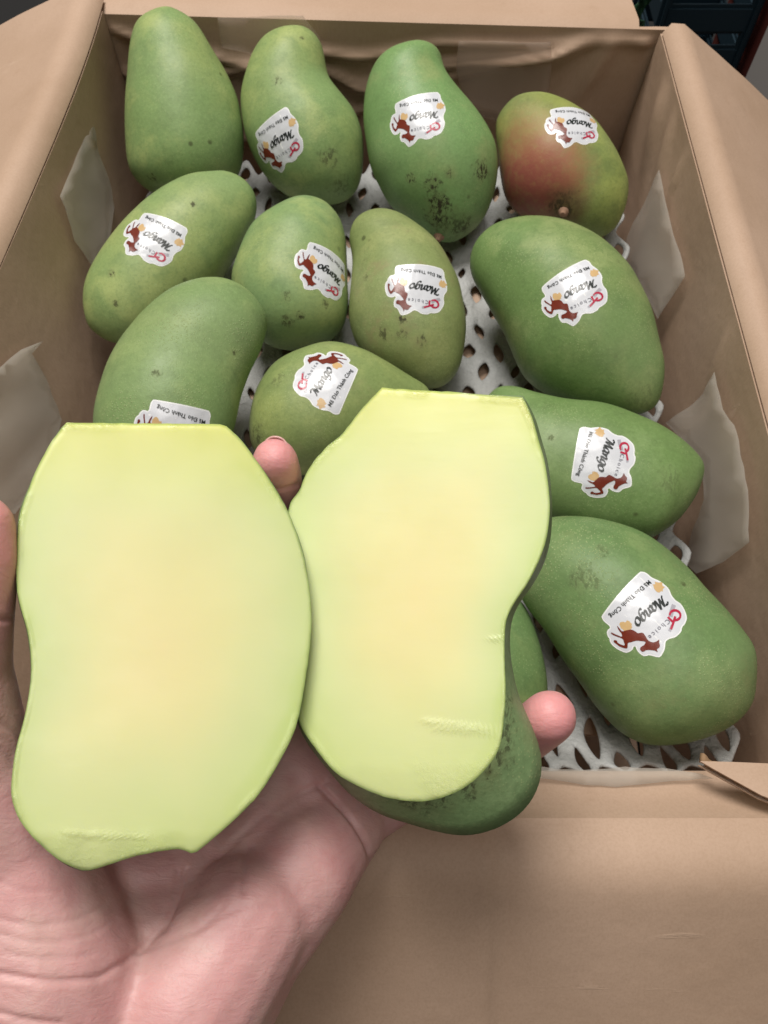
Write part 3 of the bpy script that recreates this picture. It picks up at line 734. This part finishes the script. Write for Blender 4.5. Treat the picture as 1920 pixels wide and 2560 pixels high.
H1 = [(142,912),(485,915),(525,954),(565,1009),(600,1064),(622,1104),(645,1164),(660,1219),(670,1279),(674,1339),(670,1399),(662,1459),(650,1529),(635,1584),(605,1644),(565,1709),(520,1759),(465,1809),(432,1837),(418,1846),(404,1841),(385,1836),(325,1844),(280,1856),(240,1869),(200,1882),(175,1884),(125,1859),(75,1814),(40,1769),(24,1719),(26,1669),(35,1614),(50,1559),(62,1499),(67,1439),(60,1369),(42,1304),(35,1259),(36,1179),(42,1114),(60,1059),(80,1009),(110,954)]
B1 = [(355+(a_-355)*.984, 912+(b_-912)*.988) for a_, b_ in H1]
H2 = [(825,836),(1130,857),(1150,902),(1164,952),(1175,989),(1182,1029),(1187,1074),(1187,1114),(1180,1164),(1165,1209),(1140,1259),(1110,1304),(1094,1339),(1090,1379),(1090,1429),(1092,1489),(1089,1544),(1078,1616),(1046,1664),(1006,1700),(958,1723),(910,1733),(865,1730),(830,1723),(780,1703),(725,1670),(675,1610),(645,1560),(632,1500),(626,1400),(620,1300),(618,1200),(622,1099),(645,1059),(665,1014),(700,969),(740,934),(780,882)]
B2 = [(830,838),(1130,857),(1154,902),(1169,952),(1180,989),(1187,1029),(1191,1074),(1192,1114),(1188,1164),(1175,1214),(1150,1264),(1120,1309),(1106,1345),(1102,1389),(1106,1440),(1120,1500),(1149,1569),(1167,1624),(1168,1679),(1149,1729),(1109,1769),(1054,1794),(994,1804),(929,1795),(879,1779),(830,1760),(785,1735),(735,1695),(680,1630),(650,1570),(640,1500),(632,1400),(626,1300),(624,1200),(628,1104),(650,1064),(670,1019),(705,974),(745,939),(785,887)]
def skin_h(seed, scars):
    def f(base_pt, verts):
        pr = np.array([proj(q) for q in verts]); dep = np.array([(q-CAM).dot(FWD) for q in verts])
        def loc(x_, y_):
            k = np.argsort(((pr-np.array((x_, y_)))**2).sum(1))[:14]; return verts[k[np.argmin(dep[k])]]
        sp = [(loc(x_, y_)-base_pt, r_, a_) for x_, y_, d_, r_, a_ in scars]
        return mat_mango(seed, (.19, .30, .13), (.26, .36, .17), .5, None, sp, .35)
    return f
h1, v1 = make_half(H1, B1, .222, (.04, .05), 'mango_half', 'cut green mango half with pale yellow flesh and a torn notch at its bottom edge', 1, skin_h(91, [(40, 1760, .23, .02, .8), (130, 1865, .23, .02, .8)]), .040, (1800, 1890, .002), .0003, ((130, 330, 1800, .06, 8, .0001),))
h2, v2 = make_half(H2, B2, .240, (-.16, .12), 'mango_half', 'cut green mango half with smooth yellow flesh, brown scarred skin showing below the cut', 2, skin_h(92, [(1097, 1590, .25, .007, .6), (1085, 1640, .25, .008, .6), (1045, 1690, .25, .008, .6), (980, 1730, .25, .008, .6), (900, 1755, .25, .009, .6), (1103, 1520, .25, .006, .55)]), .044, (1655, 1732, .0012), .0003, ((905, 1050, 1556, .14, 6, .00012), (930, 1075, 1574, .05, 6, .00008), (1050, 1095, 1380, -.05, 5, .0001)))

# ------------------------------------------------------------------ hand
def capsule(bm, a, ra, b, rb, flat=1.0):
    a, b = Vector(a), Vector(b); d = (b-a); L = d.length; z = d.normalized() if L > 1e-6 else Vector((0, 0, 1))
    x_ = z.orthogonal().normalized(); y_ = z.cross(x_); rings = []
    prof = [(a, ra, t) for t in np.linspace(-90, 0, 6)]+[(b, rb, t) for t in np.linspace(0, 90, 6)]
    for c0, r, t in prof:
        t = math.radians(t); rr = max(r*math.cos(t), 1e-5); q = c0+z*(r*math.sin(t))
        rings.append([bm.verts.new(q+(x_*math.cos(k/16*6.2832)+y_*math.sin(k/16*6.2832))*rr) for k in range(16)])
    for i in range(len(rings)-1):
        for k in range(16): bm.faces.new((rings[i][k], rings[i][(k+1) % 16], rings[i+1][(k+1) % 16], rings[i+1][k]))
    bm.faces.new(rings[0][::-1]); bm.faces.new(rings[-1])
def chain(bm, pts):
    for (a, ra), (b, rb) in zip(pts[:-1], pts[1:]): capsule(bm, a, ra, b, rb)
TIPS = [(P(592, 975, .252), .030), (P(1205, 1535, .243), .030), (P(-40, 1160, .213), .04)]
def hand():
    bm = bmesh.new(); p = P
    # forearm and heel
    chain(bm, [(p(-150, 3050, .245), .031), (p(120, 2500, .238), .029), (p(230, 2330, .240), .029)])
    chain(bm, [(p(30, 3000, .250), .029), (p(240, 2480, .246), .026), (p(385, 2300, .252), .025)])
    # palm: carpus to knuckles (depth of bone centres; palm surface is nearer)
    chain(bm, [(p(180, 2280, .240), .027), (p(250, 1950, .268), .021), (p(270, 1560, .288), .016)])
    chain(bm, [(p(270, 2280, .244), .027), (p(370, 1950, .270), .021), (p(440, 1580, .292), .016)])
    chain(bm, [(p(360, 2270, .248), .026), (p(500, 1960, .270), .021), (p(610, 1640, .294), .016)])
    chain(bm, [(p(370, 2260, .248), .027), (p(515, 2030, .262), .0235), (p(645, 1880, .272), .021), (p(745, 1780, .288), .0155)])
    # hypothenar pad
    chain(bm, [(p(400, 2180, .243), .025), (p(530, 1990, .256), .022)])
    chain(bm, [(p(610, 1640, .294), .016), (p(680, 1710, .292), .0155), (p(745, 1780, .288), .0155)]); chain(bm, [(p(440, 1580, .292), .015), (p(610, 1640, .294), .015)]); chain(bm, [(p(270, 1560, .288), .015), (p(440, 1580, .292), .015)])
    chain(bm, [(p(690, 1680, .296), .013), (p(820, 1620, .306), .010)])
    chain(bm, [(p(95, 2080, .246), .0215), (p(250, 2030, .256), .0205), (p(420, 1990, .262), .0195)]); chain(bm, [(p(40, 1860, .252), .020), (p(200, 1880, .266), .019), (p(380, 1900, .270), .019)])
    # thenar eminence + thumb
    chain(bm, [(p(150, 2270, .236), .028), (p(95, 2080, .236), .0285), (p(20, 1850, .238), .0235), (p(-60, 1640, .226), .0165), (p(-75, 1480, .219), .0135)])
    chain(bm, [(p(-75, 1480, .219), .0125), (p(-66, 1360, .215), .0116), (p(-52, 1210, .213), .0110), (p(-44, 1140, .213), .0096)])
    chain(bm, [(p(20, 1850, .240), .020), (p(110, 1680, .276), .013), (p(200, 1560, .290), .013)])
    # index (behind the first half)
    chain(bm, [(p(270, 1560, .290), .0125), (p(270, 1330, .296), .0105), (p(280, 1180, .288), .0092), (p(295, 1080, .276), .008)])
    # middle finger, tip between the halves
    chain(bm, [(p(440, 1580, .294), .0125), (p(520, 1330, .300), .0105), (p(580, 1150, .286), .0092), (p(603, 1035, .262), .0083), (p(594, 995, .254), .0078)])
    # ring finger
    chain(bm, [(p(610, 1640, .296), .0125), (p(800, 1470, .308), .0102), (p(930, 1340, .306), .0090), (p(1010, 1250, .294), .0078)])
    # little finger, tip beyond the second half
    chain(bm, [(p(745, 1780, .290), .0122), (p(900, 1700, .305), .0100), (p(1040, 1640, .296), .0090), (p(1135, 1590, .262), .0090), (p(1188, 1548, .247), .0088)])
    me = bpy.data.meshes.new('hand'); bm.to_mesh(me); bm.free()
    o = bpy.data.objects.new('tmp', me); C.objects.link(o)
    m = o.modifiers.new('r', 'REMESH'); m.mode = 'VOXEL'; m.voxel_size = .0016; m.use_smooth_shade = True
    m = o.modifiers.new('s', 'SMOOTH'); m.factor = .5; m.iterations = 10
    m = o.modifiers.new('sub', 'SUBSURF'); m.levels = 1; m.render_levels = 1
    dg = bpy.context.evaluated_depsgraph_get(); dg.update(); ev = o.evaluated_get(dg)
    me2 = bpy.data.meshes.new_from_object(ev); bpy.data.objects.remove(o)
    n = len(me2.vertices); co = np.empty(n*3); me2.vertices.foreach_get('co', co); co = co.reshape(-1, 3)
    no = np.empty(n*3); me2.vertices.foreach_get('normal', no); no = no.reshape(-1, 3)
    q = co-np.array(CAM); zz = q@np.array(FWD); px = np.c_[(q@np.array(RGT)/zz*F+960)/K, (-q@np.array(UPV)/zz*F+1280)/K]
    facing = np.clip(-(no*(q/np.linalg.norm(q, axis=1)[:, None])).sum(1), 0, 1)
    CR = [([(0,2104),(100,2119),(200,2114),(250,2089),(300,2054),(350,2000),(385,1940),(400,1880)], 7, .0013), ([(690,1700),(750,1759),(785,1809),(800,1849),(800,1885)], 6, .0022),
          ([(532,1820),(530,1870),(526,1925)], 6, .0009), ([(385,1880),(376,1944),(355,2010)], 7, .0008), ([(0,2190),(60,2205),(130,2212)], 8, .001), ([(-20,1335),(15,1338),(50,1330)], 6, .0012),
          ([(470,1850),(600,1740),(700,1690)], 9, .0010), ([(0,1985),(80,2000),(170,1985),(230,1950)], 6, .0005), ([(0,2020),(90,2036),(190,2020),(250,1985)], 5, .0004), ([(10,2060),(100,2072),(200,2062)], 5, .0005),
          ([(0,1905),(60,1925),(130,1925)], 5, .0004), ([(0,1560),(40,1590),(75,1640)], 6, .0007), ([(0,1620),(30,1650),(60,1700)], 6, .0006), ([(0,1690),(30,1720),(50,1760)], 6, .0005), ([(420,2010),(520,1960),(600,1960)], 7, .0004), ([(555,1048),(600,1058),(650,1045)], 5, .0007), ([(1120,1600),(1150,1620),(1180,1640)], 5, .0007), ([(300,2054),(420,2010),(480,1960)], 8, .0005)]
    disp = np.zeros(n)
    for line, w, dep in CR:
        L = np.array(catmull(line, 8)); d2 = np.full(n, 1e9)
        for a, b in zip(L[:-1], L[1:]):
            ab = b-a; t = np.clip(((px-a)@ab)/(ab@ab), 0, 1); d2 = np.minimum(d2, ((px-(a+t[:, None]*ab))**2).sum(1))
        disp += .75*dep*np.exp(-d2/(w*w))
    co2 = co-no*(disp*np.clip(facing*2, 0, 1))[:, None]
    tipv = np.zeros(n)
    for tp, r in TIPS: tipv = np.maximum(tipv, np.clip(1.15-np.linalg.norm(co-np.array(tp), axis=1)/r, 0, 1))
    org = np.array(P(270, 2280, .244)); co2 = co2-org
    me2.vertices.foreach_set('co', co2.ravel())
    at = me2.attributes.new('tip', 'FLOAT', 'POINT'); at.data.foreach_set('value', tipv)
    me2.materials.clear(); me2.materials.append(SKIN); me2.polygons.foreach_set('use_smooth', [True]*len(me2.polygons)); me2.update()
    h = bpy.data.objects.new('hand', me2); C.objects.link(h); h.location = Vector(org); me2.name = 'hand'
    tag(h, 'bare left hand, palm up, cupping the two cut mango halves', 'hand')
    # nails: thin curved plates on the far side of the visible tips
    def nail(tip, axis, back, w, L):
        a = Vector(axis).normalized(); b = Vector(back); b = (b-a*b.dot(a)).normalized(); s = a.cross(b); v = []; f = []; nu, nv = 8, 8
        for j in range(nv+1):
            for i in range(nu+1):
                u = (i/nu-.5)*2; t = j/nv; ww = w*(1-.25*max(0, t-.7)/.3*abs(u))
                v.append(Vector(tip)+a*(L*(t-.72)-.0016*u*u*t)+s*(ww*u)+b*(.0072*math.sqrt(max(0, 1-.55*u*u))-.0018*t*t))
        for j in range(nv):
            for i in range(nu): k = j*(nu+1)+i; f.append((k, k+1, k+nu+2, k+nu+1))
        o = mk('nail', v, f, NAIL, h, origin=tip); m = o.modifiers.new('s', 'SOLIDIFY'); m.thickness = .0006
    t0 = P(594, 995, .254); ax0 = t0-P(603, 1035, .262); nail(t0+ax0.normalized()*.0031, ax0, FWD+RGT*.15, .0056, .0115)
    t1 = P(1185, 1548, .248); ax1 = t1-P(1140, 1585, .262); nail(t1+ax1.normalized()*.0005, ax1, FWD, .0052, .0105)
hand()

# ------------------------------------------------------------------ waxed paper and tape
def sheet(name, poly, p0, n, mat, label, cat, curl=.004, seed=0, group=None):
    n = Vector(n).normalized(); pts = smooth_poly(poly); v2, f = fill([(a, b) for a, b in pts], 22)
    V = []
    for a, b in v2:
        q = on_plane(a, b, p0, n); k = curl*(.6+noise.noise(Vector((a*.012, b*.012, seed)))+.5*noise.noise(Vector((a*.035, b*.03, seed+4))))
        V.append(q+n*max(k, 0.0003))
    c0 = sum(V, Vector())/len(V)
    o = mk(name, V, f, mat, origin=c0); m = o.modifiers.new('s', 'SOLIDIFY'); m.thickness = .00015
    tag(o, label, cat, group); return o
def smooth_poly(p):
    out = []
    for i in range(len(p)):
        a, b = np.array(p[i], float), np.array(p[(i+1) % len(p)], float); m = max(1, int(np.linalg.norm(b-a)/25))
        for k in range(m): out.append(tuple(a+(b-a)*k/m+(0 if k == 0 else 1)*np.array((random.uniform(-1, 1), random.uniform(-1, 1)))))
    return out
sheet('waxed_paper', [(196,262),(212,330),(240,415),(246,450),(232,520),(207,592),(160,520),(124,424),(160,340)], (-.2055, 0, .05), (1, 0, .12), PAPER, 'diamond shaped scrap of waxed paper on the wall beside the slanting yellowish mango', 'paper', .0016, 1, 'waxed paper scraps lining the walls')
sheet('waxed_paper', [(90,737),(66,764),(95,820),(132,907),(118,960),(85,1040),(30,1110),(-40,1100),(-45,820),(0,790),(45,755)], (-.210, 0, .05), (1, 0, .2), PAPER, 'large grey waxed paper sheet on the wall above the thumb', 'paper', .002, 2, 'waxed paper scraps lining the walls')
sheet('waxed_paper', [(1427,367),(1440,420),(1456,490),(1470,545),(1482,597),(1455,640),(1424,689),(1405,650),(1375,600),(1354,572),(1352,522),(1370,480),(1390,445),(1408,405)], (.2000, 0, .05), (-1, 0, .1), PAPER, 'pointed waxed paper scrap on the wall next to the red blushed mango', 'paper', .0016, 3, 'waxed paper scraps lining the walls')
sheet('waxed_paper', [(1549,804),(1556,845),(1566,885),(1589,918),(1605,985),(1619,1059),(1622,1171),(1564,1214),(1509,1239),(1478,1212),(1500,1150),(1525,1080),(1519,999),(1480,950),(1442,914),(1490,880),(1525,850)], (.1985, 0, .05), (-1, 0, .1), PAPER, 'wide waxed paper sheet standing behind the tip of the crosswise mango', 'paper', .0016, 4, 'waxed paper scraps lining the walls')
sheet('waxed_paper', [(1150,1652),(1200,1660),(1260,1662),(1350,1655),(1440,1659),(1512,1670),(1540,1680),(1430,1688),(1330,1698),(1260,1694),(1200,1684),(1150,1678)], (0, Y0-.002, .0835), (0, -.55, 1), PAPER, 'narrow strip of white waxed paper folded over the front rim of the box', 'paper', .0012, 5)
sheet('adhesive_tape', [(990,86),(1190,90),(1192,128),(1185,200),(1178,285),(1100,270),(1010,240),(985,150)], (0, Y1-.006, .05), (0, -1, 0), TAPE, 'clear adhesive tape on the wrinkled back wall above the red blushed mango', 'tape', .0015, 6)
sheet('adhesive_tape', [(470,36),(560,34),(655,32),(690,78),(700,120),(600,130),(480,100)], (0, Y1-.006, .05), (0, -1, 0), TAPE, 'clear adhesive tape on the back wall behind the crooked necked mango', 'tape', .0015, 7)

# ------------------------------------------------------------------ things on the dark floor beyond the box
def cbox(name, c, s, mat, parent, org, bev=.004, rot=0):
    bm = bmesh.new(); bmesh.ops.create_cube(bm, size=1)
    for v in bm.verts: v.co = Vector((v.co.x*s[0], v.co.y*s[1], v.co.z*s[2]))
    bmesh.ops.bevel(bm, geom=bm.edges[:], offset=bev, segments=2, affect='EDGES')
    R = Matrix.Rotation(rot, 3, 'Z'); v = [R @ q.co+Vector(c) for q in bm.verts]; f = [tuple(k.index for k in g.verts) for g in bm.faces]; bm.free()
    return mk(name, v, f, mat, parent, origin=org, smooth=False)
org = Vector((.36, .93, FLOOR_Z)); cr = empty('blue_crate', org); tag(cr, 'dark blue plastic crate standing on the dark floor beyond the box corner', 'crate')
BLUE = simple('blue_plastic', (.005, .022, .036), .6)
for sy in (-1, 1):
    for k in range(4): cbox('slat', org+Vector((0, sy*.05, .025+.045*k)), (.10, .006, .032), BLUE, cr, org)
for sx in (-1, 1):
    for k in range(4): cbox('slat', org+Vector((sx*.05, 0, .025+.045*k)), (.006, .094, .032), BLUE, cr, org)
    for sy in (-1, 1): cbox('corner_post', org+Vector((sx*.05, sy*.05, .09)), (.012, .012, .18), BLUE, cr, org)
cbox('bottom', org+Vector((0, 0, .006)), (.094, .094, .006), BLUE, cr, org)
org = Vector((.53, .85, FLOOR_Z)); rc = empty('printed_carton', org); tag(rc, 'dark red carton with a white band beyond the blue crate', 'carton')
cbox('carton_body', org+Vector((0, 0, .10)), (.20, .26, .20), simple('red_print', (.10, .02, .015), .6), rc, org, .006, .2)
cbox('white_band', org+Vector((-.02, -.02, .10)), (.18, .08, .2035), simple('white_print', (.35, .33, .32), .6), rc, org, .006, .2)
gp = []
a0 = P(1386, -14, .60); 
for j in range(14):
    t = j/13
    for i in range(5):
        u = i/4-.5; gp.append(a0+Vector((.004+.010*u+.003*math.sin(t*9), .012*t*0, -.035*t))+Vector((0, .006+.004*noise.noise(Vector((u*3, t*7, 0))), .003*math.sin(u*9+t*12))))
gf = [(j*5+i, j*5+i+1, j*5+i+6, j*5+i+5) for j in range(13) for i in range(4)]
gs = mk('green_strap', gp, gf, simple('green_plastic', (.02, .07, .035), .3), origin=gp[0]); gs.modifiers.new('s', 'SOLIDIFY').thickness = .0006
tag(gs, 'crinkled dark green plastic strip hanging behind the box corner', 'plastic strip')
